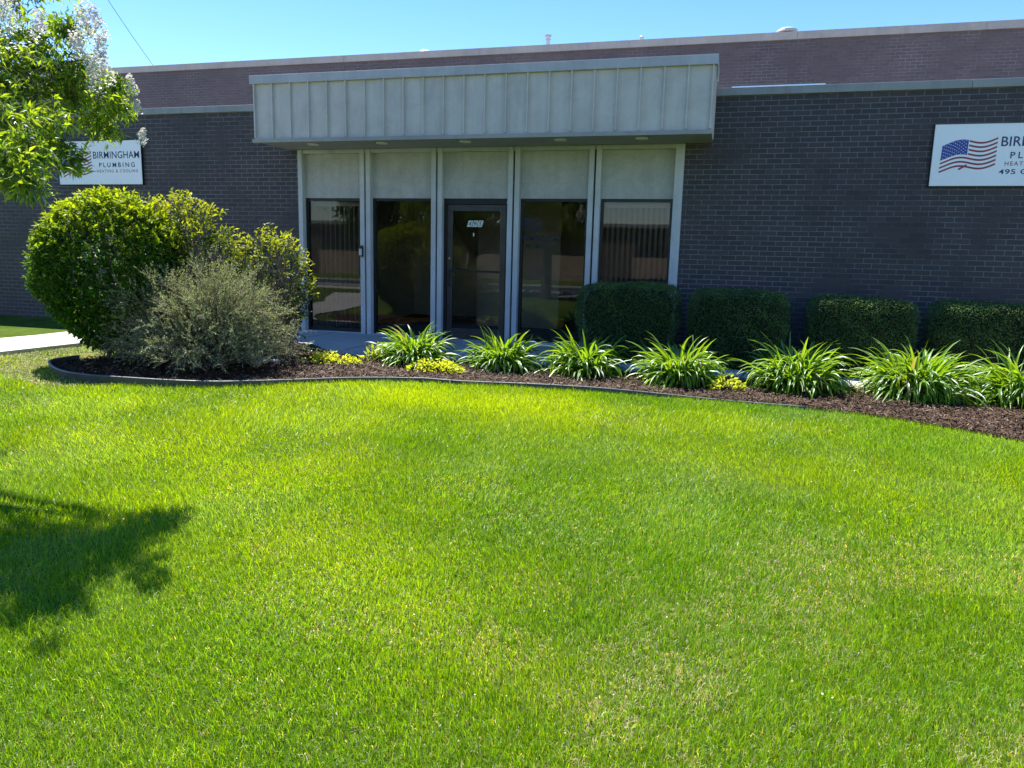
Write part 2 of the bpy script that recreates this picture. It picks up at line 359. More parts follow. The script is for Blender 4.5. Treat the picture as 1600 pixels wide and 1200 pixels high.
# ------------------------------------------------------------------ grass blades
BRICKY = D
def grass():
    N = 5200000
    ang = rng.uniform(R(-62), R(42), N); rr = np.sqrt(rng.uniform(.9**2, 11.6**2, N))
    x = rr*np.sin(ang); y = rr*np.cos(ang)
    dens = np.where(rr < 3.2, 21000, np.where(rr < 5, 21000-(rr-3.2)*5500, np.maximum(4800, 11000-(rr-5)*1600)))
    dens = dens*np.where((ang > R(26)) | (ang < R(-54)) | (rr < 1.5), .55, 1.12); area = .5*R(104)*(11.6**2-.9**2); keep = rng.random(N) < dens*area/N
    x = x[keep]; y = y[keep]; rr = rr[keep]
    bad = inpoly(x, y, BED) | inpoly(x, y, WALK) | (y > D-.03) | ((y > 8.4) & (x > -8)) | ((y > 9.38) & (x > -9.32))
    bare = (inpoly(x, y, [(-8.1, 8.2), (-8.2, 6.6), (-7.3, 5.9), (-6.6, 5.6), (-6.0, 5.4), (-5.6, 5.75), (-6.7, 6.0), (-7.0, 6.5), (-6.8, 7.6), (-7.4, 8.2)])) & (rng.random(len(x)) < .72)
    k = ~(bad | bare); x = x[k]; y = y[k]; rr = rr[k]; n = len(x)
    thin = fbm(x, y, .55, 11); k = rng.random(n) < np.clip(.55+thin*1.1, 0, 1); x = x[k]; y = y[k]; rr = rr[k]; n = len(x)
    big = fbm(x, y, 1.6, 3); med = fbm(x, y, .5, 8); fine = vnoise(x, y, .09, 21)
    # straw patches: lower right of the lawn and along the left
    pr = np.clip((x+.4)/1.6, 0, 1)*np.clip((4.4-rr)/1.8, 0, 1); pl = np.clip((-4.6-x)/1.2, 0, 1)*np.clip((y-3.6)/1, 0, 1)+.8*np.clip((2.9-rr)/.8, 0, 1)
    dry = np.clip((fbm(x, y, .6, 31)-.47)*5, 0, 1)*(.13+.42*pr+.38*pl)+.04+.06*pr+.08*pl
    isdry = rng.random(n) < dry
    H = (.022+.022*rng.random(n)+.013*med)*(1+.25*(big-.5)); H *= np.where(isdry, .7, 1)*(1+.9*(rng.random(n) > .985))
    W = (.0008+.0007*rng.random(n))*(1+np.clip(rr-3, 0, 9)*.26)
    fa = 6.28*vnoise(x, y, 1.3, 40)+rng.normal(0, 1.4, n); lean = np.abs(rng.normal(.30, .26, n))+.25*vnoise(x, y, .7, 44)
    lean = np.where(isdry, lean+.5, lean)
    d = np.stack([np.cos(fa), np.sin(fa)], 1); fb = rng.uniform(0, 6.28, n); s = np.stack([np.cos(fb), np.sin(fb), np.zeros(n)], 1)
    base = np.stack([x, y, gz(x, y)-.004], 1)
    def at(t, k):
        a = lean*k; return base+np.stack([d[:, 0]*np.sin(a)*H*t, d[:, 1]*np.sin(a)*H*t, np.cos(a)*H*t], 1)
    m1 = at(.5, .6); tp = at(1, 1.25)
    g1 = np.array([.118, .31, .005]); g2 = np.array([.285, .49, .008]); g3 = np.array([.20, .42, .11]); st = np.array([.66, .62, .45])
    a = np.clip((big-.5)*2.4+.45+rng.normal(0, .22, n), 0, 1)[:, None]
    col = g1*(1-a)+g2*a; b = (np.clip((fbm(x, y, .8, 77)-.52)*5, 0, 1)*np.clip((rr-2.6)/1.5, .25, 1))[:, None]*.45; col = col*(1-b)+g3*b  # last mix paints the grey-green sheen of sideways blades into the colour
    col *= (.55+.9*rng.random(n))[:, None]; col = np.where(isdry[:, None], st*(.6+.6*rng.random(n))[:, None], col)
    nr = rr < 4.6; obs = []
    j = np.where(nr)[0]; sw = s[j]*W[j][:, None]
    V = np.stack([base[j]-sw, base[j]+sw, m1[j]+sw*.85, m1[j]-sw*.85, tp[j]], 1).reshape(-1, 3)
    F = (np.array([[0, 1, 2], [0, 2, 3], [3, 2, 4]])[None]+5*np.arange(len(j))[:, None, None]).reshape(-1, 3)
    cA = np.repeat(col[j], 5, 0)
    j = np.where(~nr)[0]; sw = s[j]*W[j][:, None]
    V2 = np.stack([base[j]-sw, base[j]+sw, tp[j]], 1).reshape(-1, 3); F2 = (np.array([[0, 1, 2]])[None]+3*np.arange(len(j))[:, None, None]).reshape(-1, 3)+len(V)
    print('grass blades', n)
    return npmesh('grass', np.concatenate([V, V2]), np.concatenate([F, F2]), np.concatenate([cA, np.repeat(col[j], 3, 0)]), M['grass'])
tag(grass(), 'short bright green lawn grass with pale straw patches', 'grass', kind='stuff')

# ------------------------------------------------------------------ leaves
def unit(a): return a/np.maximum(np.linalg.norm(a, axis=1), 1e-9)[:, None]
def leafset(P, Dr, Nn, L, W, col, fold=.25, droop=.2):
    n = len(P); Dr = unit(Dr); S = unit(np.cross(Dr, Nn)); N2 = np.cross(S, Dr); L = np.asarray(L)[:, None]; W = np.asarray(W)[:, None]
    mid = P+Dr*L*.45-N2*W*fold; tip = P+Dr*L-N2*L*droop
    lf = P+Dr*L*.42-S*W*.5+N2*W*fold*.4; rt = P+Dr*L*.42+S*W*.5+N2*W*fold*.4
    V = np.stack([P, mid, tip, lf, rt], 1).reshape(-1, 3)
    F = (np.array([[0, 4, 1], [4, 2, 1], [0, 1, 3], [3, 1, 2]])[None]+5*np.arange(n)[:, None, None]).reshape(-1, 3)
    return V, F, np.repeat(col, 5, 0)
def join(sets):
    V = []; F = []; c = []; k = 0
    for v, f_, cc in sets: V.append(v); F.append(f_+k); c.append(cc); k += len(v)
    return np.concatenate(V), np.concatenate(F), np.concatenate(c)
def rdir(n): return unit(rng.normal(size=(n, 3)))
def noise3(P, s, seed=0): return (vnoise(P[:, 0]+P[:, 2]*.7, P[:, 1]+P[:, 2]*.6, s, seed)+vnoise(P[:, 2]+P[:, 0]*.4, P[:, 1]-P[:, 0]*.5, s, seed+3))/2
def twigs(A, B, rad=.004, sag=0.0, seg=4, wob=.03):
    # thin four sided stems from A to B (arrays)
    n = len(A); t = np.linspace(0, 1, seg+1); wv = rng.normal(0, wob, (n, 3)); V = []; 
    Ln = np.linalg.norm(B-A, axis=1)[:, None]
    for q in t: V.append(A+(B-A)*q+wv*np.sin(q*3.14)*Ln*1.0+np.array([0, 0, 1])*(np.sin(q*3.14)*Ln*sag))
    pts = np.stack(V, 1); d = unit((B-A)); s1 = unit(np.cross(d, rdir(n))); s2 = np.cross(d, s1)
    R_ = (rad if hasattr(rad, '__len__') else np.full(n, rad))[:, None]
    rings = []
    for a in range(seg+1):
        k = R_*(1-.65*a/seg)
        rings.append(np.stack([pts[:, a]+s1*k, pts[:, a]-s1*k*.5+s2*k*.87, pts[:, a]-s1*k*.5-s2*k*.87], 1))
    V = np.stack(rings, 1).reshape(n, -1, 3); F = []
    for a in range(seg):
        for j in range(3):
            p, q = a*3+j, a*3+(j+1) % 3; F += [[p, q, q+3], [p, q+3, p+3]]
    F = (np.array(F)[None]+(3*(seg+1))*np.arange(n)[:, None, None]).reshape(-1, 3)
    return V.reshape(-1, 3), F, pts

thatch()
def shell_bush(name, label, c, rad, nsh, per, c1, c2, lumps, squash=0, depthr=.22, slen=.10, ll=(.04, .075), lw=(.020, .034), nst=60, topz=.1, seed=2, zmin=-9):
    c = np.array(c); t = empty(name, (c[0], c[1], float(gz(c[0], c[1]))), label, 'shrub'); off = c-np.array(t.location)
    d = rdir(nsh); lump = 1+(noise3(d*2.2+seed, .9, seed)-.5)*lumps*1.5+(noise3(d*5+seed, .9, seed+5)-.5)*lumps
    dep = 1-rng.random(nsh)**1.6*depthr; sq = 1-squash*np.clip(-d[:, 2]-.2, 0, 1)
    P = d*np.array(rad)*(lump*dep)[:, None]; P[:, :2] *= sq[:, None]; P[:, 2] = np.maximum(P[:, 2], zmin)
    sd = unit(d+rdir(nsh)*.75+np.array([0, 0, .35])); L = rng.uniform(.5, 1.2, nsh)[:, None]*slen
    n = nsh*per; kk = np.repeat(np.arange(nsh), per); q = np.tile(np.linspace(.05, 1, per), nsh)[:, None]
    pos = P[kk]+sd[kk]*L[kk]*q; dr = unit(sd[kk]*(.35+.7*q)+rdir(n)*.85+np.array([0, 0, -.1])); nr = unit(rdir(n)*.6+d[kk]*.5+np.array([0, 0, .7]))
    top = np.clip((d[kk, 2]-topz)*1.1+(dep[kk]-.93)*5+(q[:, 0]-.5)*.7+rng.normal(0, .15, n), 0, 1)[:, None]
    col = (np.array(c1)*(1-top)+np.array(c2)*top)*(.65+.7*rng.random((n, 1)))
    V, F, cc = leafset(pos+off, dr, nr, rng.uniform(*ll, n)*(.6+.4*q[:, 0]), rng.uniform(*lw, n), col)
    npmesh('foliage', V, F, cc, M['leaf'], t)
    k = rng.choice(nsh, min(nst, nsh), replace=False); A = np.zeros((len(k), 3)); A[:, :2] = rng.normal(0, .07, (len(k), 2))
    V, F, _ = twigs(A, (P[k]+sd[k]*L[k]*.8)+off, rng.uniform(.004, .013, len(k)), .06, 5, .05); npmesh('stem', V, F, None, M['twig'], t)
    return t
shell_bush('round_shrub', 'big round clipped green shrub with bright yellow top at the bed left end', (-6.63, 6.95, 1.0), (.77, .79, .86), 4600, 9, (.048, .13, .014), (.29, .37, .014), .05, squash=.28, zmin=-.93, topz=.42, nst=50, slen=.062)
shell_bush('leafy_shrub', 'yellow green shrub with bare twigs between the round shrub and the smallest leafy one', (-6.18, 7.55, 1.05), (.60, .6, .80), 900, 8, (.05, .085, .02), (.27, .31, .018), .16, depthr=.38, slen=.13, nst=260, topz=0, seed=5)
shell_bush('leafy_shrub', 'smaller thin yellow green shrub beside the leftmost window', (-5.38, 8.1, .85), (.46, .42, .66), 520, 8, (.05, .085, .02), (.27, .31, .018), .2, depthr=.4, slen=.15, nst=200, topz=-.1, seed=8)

def spray_shrub(name, label, c, rx, ry, h, nst, nlv, colf, ll, lw, mat, z0=.25, low=0.15, leafmatk='leaf', out=.6, lean=0, seedd=0):
    t = empty(name, (c[0], c[1], float(gz(c[0], c[1]))), label, 'shrub')
    az = rng.uniform(0, 6.283, nst); el = np.arccos(rng.uniform(-.05, 1, nst)**.8); q = rng.uniform(.62, 1.04, nst)*(1+.22*(vnoise(az*3, el*3, .9, seedd)-.5))
    B = np.stack([rx*np.sin(el)*np.cos(az)*q, ry*np.sin(el)*np.sin(az)*q, low+(h-low)*np.cos(el)*q], 1)
    A = np.stack([rng.normal(0, .09, nst), rng.normal(0, .09, nst), np.zeros(nst)], 1)
    V1, F1, pts = twigs(A, B, rng.uniform(.004, .009, nst), sag=.12, seg=6, wob=.04)
    # side twigs
    ns = nst*9; k = rng.integers(0, nst, ns); q = rng.uniform(.42, 1, ns)**.8*5.999; i0 = np.minimum(q.astype(int), 5); fr = (q-i0)[:, None]
    p0 = pts[k, i0]*(1-fr)+pts[k, i0+1]*fr; dd = unit(pts[k, i0+1]-pts[k, i0]); sd = unit(dd+rdir(ns)*out+np.array([0, 0, .25]))
    sl = rng.uniform(.08, .24, ns)[:, None]*(h/1.2)
    V2, F2, sp = twigs(p0, p0+sd*sl, .0022, 0, 2, .05)
    npmesh('stem', np.concatenate([V1, V2]), np.concatenate([F1, F2+len(V1)]), None, M['twig'], t)
    per = nlv//ns; P = []; DR = []
    kk = np.repeat(np.arange(ns), per); q = rng.uniform(.05, 1.05, len(kk))[:, None]
    P = p0[kk]+(sd*sl)[kk]*q+rng.normal(0, .004, (len(kk), 3)); DR = unit(sd[kk]*.9+rdir(len(kk))*.75+np.array([0, 0, .1]))
    Nn = unit(rdir(len(kk))+np.array([0, 0, .9])); n = len(P)
    rel = np.clip(P[:, 2]/h, 0, 1); col = colf(rel, n)
    V, F, cc = leafset(P, DR, Nn, rng.uniform(ll*.6, ll*1.25, n), rng.uniform(lw*.7, lw*1.2, n), col)
    npmesh('foliage', V, F, cc, M[leafmatk], t); return t
def yel(rel, n):
    k = np.clip(rel*1.5-.55+rng.normal(0, .2, n), 0, 1)[:, None]; return (np.array([.04, .085, .018])*(1-k)+np.array([.15, .20, .018])*k)*(.7+.6*rng.random((n, 1)))
def grey(rel, n):
    k = rng.random((n, 1)); return (np.array([.25, .30, .15])*(1-k)+np.array([.52, .55, .33])*k)*(.6+.7*rng.random((n, 1)))
spray_shrub('feathery_shrub', 'wispy grey green shrub with fine arching twigs in front of the leafy shrubs', (-5.44, 6.9), 1.14, .82, 1.17, 640, 115000, grey, .022, .0065, 'leaf', low=.10, leafmatk='box', out=.8, seedd=3)

# clipped hedges
def hedge(x, y, hw, hd, h, label, seed):
    g = float(gz(x, y)); t = empty('boxwood_hedge', (x, y, g), label, 'hedge', 'clipped boxwood hedges along the brick wall')
    n = 30000; d = rng.uniform(-1, 1, (n, 3)); d[np.arange(n), rng.choice(3, n, p=[.22, .48, .30])] = rng.choice([-1., 1.], n); e = 6.5
    q = (np.abs(d[:, 0])**e+np.abs(d[:, 1])**e+np.abs(d[:, 2])**e)**(-1/e); S = d*q[:, None]
    taper = 1-.22*np.clip(-S[:, 2], -.05, 1)
    lump = 1+(noise3(S*3+seed*7, .9, seed)-.5)*.07+(noise3(S*9+seed*7, .9, seed+4)-.5)*.05
    dep = 1-rng.random(n)**2*.13
    S = S*(lump*dep*(1+.05*(rng.random(n) > .97)))[:, None]; P = np.stack([S[:, 0]*hw*taper, S[:, 1]*hd*taper, h/2+S[:, 2]*h/2], 1); P[:, 2] += .012*np.sin(P[:, 0]*3+seed)
    P[:, 2] = np.maximum(P[:, 2], .05)
    d = d/np.abs(d).max(1)[:, None]**0; nr = unit(unit(d)+rng.normal(0, .6, (n, 3))); dr = unit(np.cross(nr, rdir(n))+unit(d)*.7)
    k = rng.random((n, 1)); new = np.clip(noise3(P, .12, seed+2)*2-.8, 0, 1)[:, None]
    col = (np.array([.038, .08, .026])*(1-k)+np.array([.10, .155, .045])*k)*(1+1.0*new)
    V, F, cc = leafset(P, dr, nr, rng.uniform(.016, .03, n), rng.uniform(.009, .015, n), col)
    # solid dark core, the shade between inner leaves put into its colour
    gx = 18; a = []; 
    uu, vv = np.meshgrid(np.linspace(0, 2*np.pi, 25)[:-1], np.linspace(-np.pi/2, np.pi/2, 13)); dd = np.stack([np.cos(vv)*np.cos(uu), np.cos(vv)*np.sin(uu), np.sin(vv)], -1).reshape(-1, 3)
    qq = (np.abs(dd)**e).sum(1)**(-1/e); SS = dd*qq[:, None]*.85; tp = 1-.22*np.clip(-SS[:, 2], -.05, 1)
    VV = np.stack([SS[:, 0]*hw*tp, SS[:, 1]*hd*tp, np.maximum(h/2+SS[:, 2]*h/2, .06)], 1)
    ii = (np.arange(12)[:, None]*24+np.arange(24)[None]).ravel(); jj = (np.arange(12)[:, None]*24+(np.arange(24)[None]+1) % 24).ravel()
    npmesh('foliage', V, F, cc, M['box'], t)
    npmesh('dark_core', VV, np.stack([ii, jj, jj+24, ii+24], 1), None, M['hin'], t, smooth=True)
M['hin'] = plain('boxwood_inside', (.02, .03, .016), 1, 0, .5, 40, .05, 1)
hedge(-1.18, 10.05, .665, .42, 1.03, 'clipped boxwood hedge standing before the rightmost window', 1)
hedge(.22, 10.05, .61, .40, 1.0, 'clipped boxwood hedge standing just right of the windows', 2)
hedge(1.68, 10.05, .60, .40, .97, 'clipped boxwood hedge second in front of the brick wall, between two others', 3)
hedge(3.12, 10.05, .66, .40, .97, 'clipped boxwood hedge under the wall sign at the photo right edge', 4)

# daylilies
def lily(x, y, r_, h, n, label, seed):
    g = float(gz(x, y))+.01; t = empty('daylily', (x, y, g), label, 'plant', 'daylilies in a row along the mulch bed')
    rg = np.random.default_rng(seed); az = rg.uniform(0, 6.283, n)
    n = int(n*2.9); az = rg.uniform(0, 6.283, n); seg = 8; L = rg.uniform(.35, 1.0, n)*(r_*.95+h)*.79; el0 = np.clip(rg.normal(1.0, .36, n), .15, 1.5); bend = rg.uniform(.9, 4.0, n)*np.where(rg.random(n) > .95, .4, 1)
    r0 = rg.uniform(0, .2, n)*r_/.5; p = np.stack([np.cos(az)*r0, np.sin(az)*r0, np.zeros(n)], 1); W = rg.uniform(.012, .021, n)
    tw = rg.normal(0, .6, n); az2 = az+rg.normal(0, .95, n); curl = rg.normal(0, .9, n)/seg; V = []; el = el0.copy()
    for s in range(seg+1):
        q = s/seg; wd = W*(np.minimum(1, .55+q*2.2)*(1-q**3.2))[...]+.0004
        sd = np.stack([-np.sin(az2+tw), np.cos(az2+tw), np.sin(tw*3)*.4], 1); nn = np.stack([-np.sin(el)*np.cos(az2), -np.sin(el)*np.sin(az2), np.cos(el)], 1)
        V += [p-sd*wd[:, None]+nn*wd[:, None]*.35, p-nn*wd[:, None]*.2, p+sd*wd[:, None]+nn*wd[:, None]*.35]
        az2 = az2+curl*q; st = (L/seg)[:, None]; p = p+np.stack([np.cos(el)*np.cos(az2), np.cos(el)*np.sin(az2), np.sin(el)], 1)*st
        p[:, 2] = np.maximum(p[:, 2], .01+.01*rg.random(n)); el = el-bend/seg*(.35+1.5*q); el = np.maximum(el, -1.45)
    V = np.stack(V, 1); F = []
    for s in range(seg):
        a = s*3; F += [[a, a+1, a+4, a+3], [a+1, a+2, a+5, a+4]]
    F = (np.array(F)[None]+V.shape[1]*np.arange(n)[:, None, None]).reshape(-1, 4)
    k = rg.random((n, 1)); col = (np.array([.11, .25, .022])*(1-k)+np.array([.22, .38, .05])*k)*(.75+.4*rg.random((n, 1))); col[rg.random(n) > .988] = (.24, .24, .15)
    npmesh('leaves', V.reshape(-1, 3), F, np.repeat(col, V.shape[1], 0), M['lily'], t)
lil = [(-3.52, 8.30, .48, .36, 230, 'arching green daylily, leftmost, beside the leftmost two yellow leaf patches'),
       (-2.44, 8.40, .43, .36, 220, 'arching green daylily standing before the glass door'),
       (-1.47, 8.50, .47, .38, 220, 'arching green daylily third from left, before the window left of the first hedge'),
       (-.38, 8.35, .50, .38, 250, 'arching green daylily fourth from left, below the first and second hedges'),
       (.84, 8.50, .56, .40, 290, 'wide arching green daylily right of the small yellow leaf patch'),
       (2.02, 8.50, .56, .44, 310, 'wide arching green daylily, tallest of the row, below the two right hedges'),
       (3.0, 8.55, .54, .42, 280, 'arching green daylily cut by the photo right edge')]
for k, a in enumerate(lil): lily(*a, seed=50+k)

def patch(x, y, rx, ry, h, n, label, seed, ll=.05, upright=.5):
    g = float(gz(x, y))+.02; t = empty('groundcover_plant', (x, y, g), None, None); rg = np.random.default_rng(seed)
    tag(t, label, 'plant', 'yellow green low plants in the mulch')
    a = rg.uniform(0, 6.283, n); q = np.sqrt(rg.random(n)); P = np.stack([np.cos(a)*q*rx, np.sin(a)*q*ry, h*(1-q**2)*rg.uniform(.35, 1, n)+.01], 1)
    keep = vnoise(P[:, 0], P[:, 1], .11, seed) > .3; P = P[keep]; a = a[keep]; n = len(P)
    dr = unit(np.stack([np.cos(a), np.sin(a), np.full(n, upright)], 1)+rdir(n)*.8); nr = unit(rdir(n)*.7+np.array([0, 0, 1]))
    k = rg.random((n, 1)); col = (np.array([.34, .46, .04])*(1-k)+np.array([.58, .66, .14])*k)*(.8+.3*rg.random((n, 1)))
    V, F, c = leafset(P, dr, nr, rg.uniform(.6, 1.2, n)*ll, rg.uniform(.6, 1, n)*ll*.6, col); npmesh('leaves', V, F, c, M['lily'], t)
    m_ = 40; b = np.zeros((m_, 3)); b[:, :2] = rg.normal(0, .25, (m_, 2))*np.array([rx, ry]); i_ = rg.integers(0, n, m_)
    V, F, _ = twigs(b, P[i_], .0025, 0, 2, .03); npmesh('stem', V, F, None, M['hin'], t)
patch(-4.42, 7.82, .40, .21, .13, 760, 'yellow green low leafy patch farthest left in the mulch', 5)
patch(-4.02, 8.22, .15, .12, .20, 40, 'small upright yellow green seedling just left of the first daylily', 9, .10, 1.4)
patch(-3.08, 7.82, .34, .20, .14, 620, 'yellow green low leafy patch in front of the first two daylilies', 6)
patch(.13, 8.05, .19, .13, .15, 170, 'small yellow green leafy patch between the fourth and fifth daylilies', 7, .06, 1)
mb = MB((-4.75, 8.05, 0)); mb.prism([(-5.02, 7.78), (-4.86, 7.72), (-4.62, 7.76), (-4.58, 7.86), (-4.8, 7.93), (-5.0, 7.9)], -.04, .03)
tag(mb.build('flat_stone', M['stone'], bevel=.01), 'flat pale stone half hidden at the foot of the grey shrub', 'stone').location = (-5.05, 7.72, 0)

# ------------------------------------------------------------------ building
B = empty('office_building', (-3.6, D, -.05), 'low dark brick office building with grey metal canopy over its window bays', 'building')
BO = Vector(B.location)
def part(mb, name, mats, parent=B, **k):
    o = mb.build(name, mats, parent, **k); return o
def nb(): return MB(BO)
m = nb(); m.box((-24, D, -.4), (-6.63, D+.25, 3.50)); m.box((-24, D+.25, -.4), (-23.75, 18, 3.50))
part(m, 'brick_wall', M['brick'])
m = nb(); m.box((-.61, D, -.4), (11, D+.25, 3.50)); m.box((10.75, D+.25, -.4), (11, 18, 3.50)); part(m, 'brick_wall', M['brick'])
m = nb(); m.box((-24, 18, -.4), (11, 30, 6.10)); part(m, 'upper_brick_wall', M['brick_up'])
m = nb(); m.box((-6.63, D+.02, 2.87), (-.61, D+.25, 3.50)); m.box((-23.75, D+.25, 3.2), (10.75, 18, 3.4)); part(m, 'roof', M['coping'])
def coping(x0, x1, y0, y1, z0, z1, mat, seam):
    m = nb(); x = x0
    while x < x1-.01:
        e = min(x+seam, x1); m.box((x+.0015, y0, z0), (e-.0015, y1, z1)); x = e
    part(m, 'coping', mat, bevel=.006)
coping(-24, -6.80, D-.035, D+.29, 3.475, 3.575, M['coping'], 3.05)
coping(-.24, 11, D-.035, D+.29, 3.475, 3.575, M['coping'], 3.05)
coping(-24, 11, 17.96, 18.35, 6.05, 6.21, M['coping_up'], 3.6)
m = nb(); m.box((-.05, D+.02, 3.578), (1.12, D+.2, 3.60)); part(m, 'flashing_strip', M['steel'])
# canopy
cv = bpy.data.objects.new('canopy', None)
m = nb(); cx0, cx1, cy, cz0, cz1 = -6.78, -.265, 9.97, 2.87, 3.73
m.box((cx0, cy, cz0+.02), (cx1, D-.002, cz1)); 
for k in range(23):
    x = cx0+.01+k*(cx1-cx0-.02)/22
    m.box((x-.010, cy-.036, cz0+.045), (x+.010, cy+.001, cz1-.06))
for k in range(4):
    y = cy+.05+k*.27
    m.box((cx1-.001, y-.008, cz0+.045), (cx1+.022, y+.008, cz1-.06)); m.box((cx0-.022, y-.008, cz0+.045), (cx0+.001, y+.008, cz1-.06))
can = part(m, 'canopy', M['canopy'])
m = nb(); m.box((cx0-.05, cy-.05, cz1-.062), (-3.35, D-.003, 3.785)); m.box((-3.347, cy-.05, cz1-.062), (cx1+.04, D-.003, 3.785)); part(m, 'canopy_cap', M['cap'], can, bevel=.005)
m = nb(); m.box((cx0-.03, cy-.042, cz0-.022), (cx1+.02, cy+.03, cz0+.03)); m.box((cx0-.02, cy+.031, cz0+.004), (cx1+.015, D-.003, cz0+.0195)); part(m, 'soffit', M['soffit'], can)
can2 = can
for x in (-6.02, -4.9, -3.62, -2.25, -1.15):
    m = nb(); m.lathe((x, 10.3, cz0), [(.0, .003), (.045, .003), (.062, -.012), (.085, -.012), (.085, .003)], 20); part(m, 'downlight', M['lamp'], can, smooth=True)
# mullions (pairs of fins with a groove) and end posts
FY0, FY1 = D-.005, D+.16
def fin(x0, x1): 
    m = nb(); m.box((x0, FY0, -.045), (x1, FY1, 2.868)); part(m, 'mullion', M['fin'], bevel=.004)
fin(-6.63, -6.555); fin(-.735, -.612)
cent = [-5.457, -4.262, -3.05, -1.85]
for c in cent:
    fin(c-.089, c-.014); fin(c+.014, c+.089)
    m = nb(); m.box((c-.014, FY0+.05, -.045), (c+.014, FY1, 2.865)); part(m, 'mullion_groove', M['bronze'])
bays = [(-6.555, cent[0]-.089), (cent[0]+.089, cent[1]-.089), (cent[1]+.089, cent[2]-.089), (cent[2]+.089, cent[3]-.089), (cent[3]+.089, -.735)]
GY = D+.115
m = nb(); m.box((-6.555, FY0+.02, 2.815), (-.735, FY1, 2.868)); part(m, 'head_beam', M['fin'])
for i_, (x0, x1) in enumerate(bays):
    m = nb(); m.box((x0, GY-.03, 2.135), (x1, GY+.05, 2.814)); part(m, 'spandrel_panel', M['panel'], bevel=.004)
    if i_ != 2:
        m = nb(); m.box((x0, FY0+.01, -.045), (x1, GY+.04, .012)); part(m, 'window_sill', M['fin'], bevel=.004)
        m = nb(); z0 = .0125; z1 = 2.1345; fw = .04
        m.box((x0, GY-.02, z0), (x0+fw, GY+.05, z1)); m.box((x1-fw, GY-.02, z0), (x1, GY+.05, z1)); m.box((x0+fw, GY-.02, z1-fw), (x1-fw, GY+.05, z1)); m.box((x0+fw, GY-.02, z0), (x1-fw, GY+.05, z0+.05))
        wf = part(m, 'window', M['bronze'])
        m = nb(); m.add([(x0+fw, GY+.01, z0+.05), (x1-fw, GY+.01, z0+.05), (x1-fw, GY+.01, z1-fw), (x0+fw, GY+.01, z1-fw)], [(0, 1, 2, 3)]); part(m, 'pane', M['glass'], wf)
        if i_ in (0, 4):
            m = nb(); xx = x0+.09
            m.box((x0+.05, GY+.10, 2.02), (x1-.05, GY+.16, 2.08))
            while xx < x1-.06:
                a = -.95 if i_ == 4 else -.9; dx = .042*math.cos(a); dy = .042*math.sin(a)
                m.add([(xx-dx, GY+.14-dy, .08), (xx+dx, GY+.14+dy, .08), (xx+dx, GY+.14+dy, 2.02), (xx-dx, GY+.14-dy, 2.02)], [(0, 1, 2, 3)]); xx += .078 if i_ == 4 else .085
            part(m, 'vertical_blind', M['blind'], wf)
# door bay
x0, x1 = bays[2]
m = nb(); z1 = 2.134
m.box((x0, GY-.03, -.045), (x0+.045, GY+.06, z1)); m.box((x1-.045, GY-.03, -.045), (x1, GY+.06, z1)); m.box((x0+.045, GY-.03, 2.05), (x1-.045, GY+.06, z1)); part(m, 'door_frame', M['bronze'], bevel=.003)
m = nb(); m.box((x0, D-.02, -.06), (x1, GY+.06, -.02)); part(m, 'door_sill', M['steel'])
m = nb(); a, b = x0+.05, x1-.05; s_ = .085; y0, y1 = GY-.012, GY+.03
m.box((a, y0, -.015), (a+s_, y1, 2.045)); m.box((b-s_, y0, -.015), (b, y1, 2.045)); m.box((a+s_, y0, 1.95), (b-s_, y1, 2.045)); m.box((a+s_, y0, -.015), (b-s_, y1, .16))
door = part(m, 'door', M['doormetal'], bevel=.003)
m = nb(); m.add([(a+s_, GY+.01, .16), (b-s_, GY+.01, .16), (b-s_, GY+.01, 1.95), (a+s_, GY+.01, 1.95)], [(0, 1, 2, 3)]); part(m, 'pane', M['glass'], door)
m = nb(); m.tube([(a+.05, GY-.012, 1.05), (a+.05, GY-.06, 1.05), (a+.05, GY-.06, .82), (a+.05, GY-.012, .82)], .009, 8); part(m, 'handle', M['black'], door)
m = nb(); m.box((a+s_, GY-.035, 1.03), (b-s_, GY-.018, 1.06)); part(m, 'push_bar', M['black'], door)
m = nb(); m.tube([(a+.045, GY-.012, 1.235), (a+.045, GY-.026, 1.235)], .018, 14); part(m, 'lock', M['steel'], door)
m = nb(); m.tube([(x1-.02, GY-.03, 2.075), (x1-.02, GY-.045, 2.075)], .012, 10); part(m, 'door_stud', M['steel'], door)
def text_mesh(txt, w_, h_, mat, loc, name, parent, shear=0, bold=.0, spacing=1.0, origin=BO):
    cu = bpy.data.curves.new(name, 'FONT'); cu.body = txt; cu.size = 1; cu.offset = bold; cu.extrude = .0; cu.shear = shear; cu.space_character = spacing; cu.resolution_u = 4
    to = bpy.data.objects.new('tmp', cu); C.objects.link(to); dg = bpy.context.evaluated_depsgraph_get(); dg.update()
    me = bpy.data.meshes.new_from_object(to.evaluated_get(dg)); bpy.data.objects.remove(to)
    n = len(me.vertices); co = np.zeros(n*3); me.vertices.foreach_get('co', co); co = co.reshape(-1, 3)
    mn = co.min(0); mx = co.max(0); sx = w_/(mx[0]-mn[0]); sz = h_/(mx[1]-mn[1])
    out = np.stack([(co[:, 0]-mn[0])*sx, np.zeros(n), (co[:, 1]-mn[1])*sz], 1)+np.array(loc)-np.array(origin)
    me.vertices.foreach_set('co', out.ravel()); me.materials.clear(); me.materials.append(mat); me.name = name; me.update()
    return link(name, me, parent)
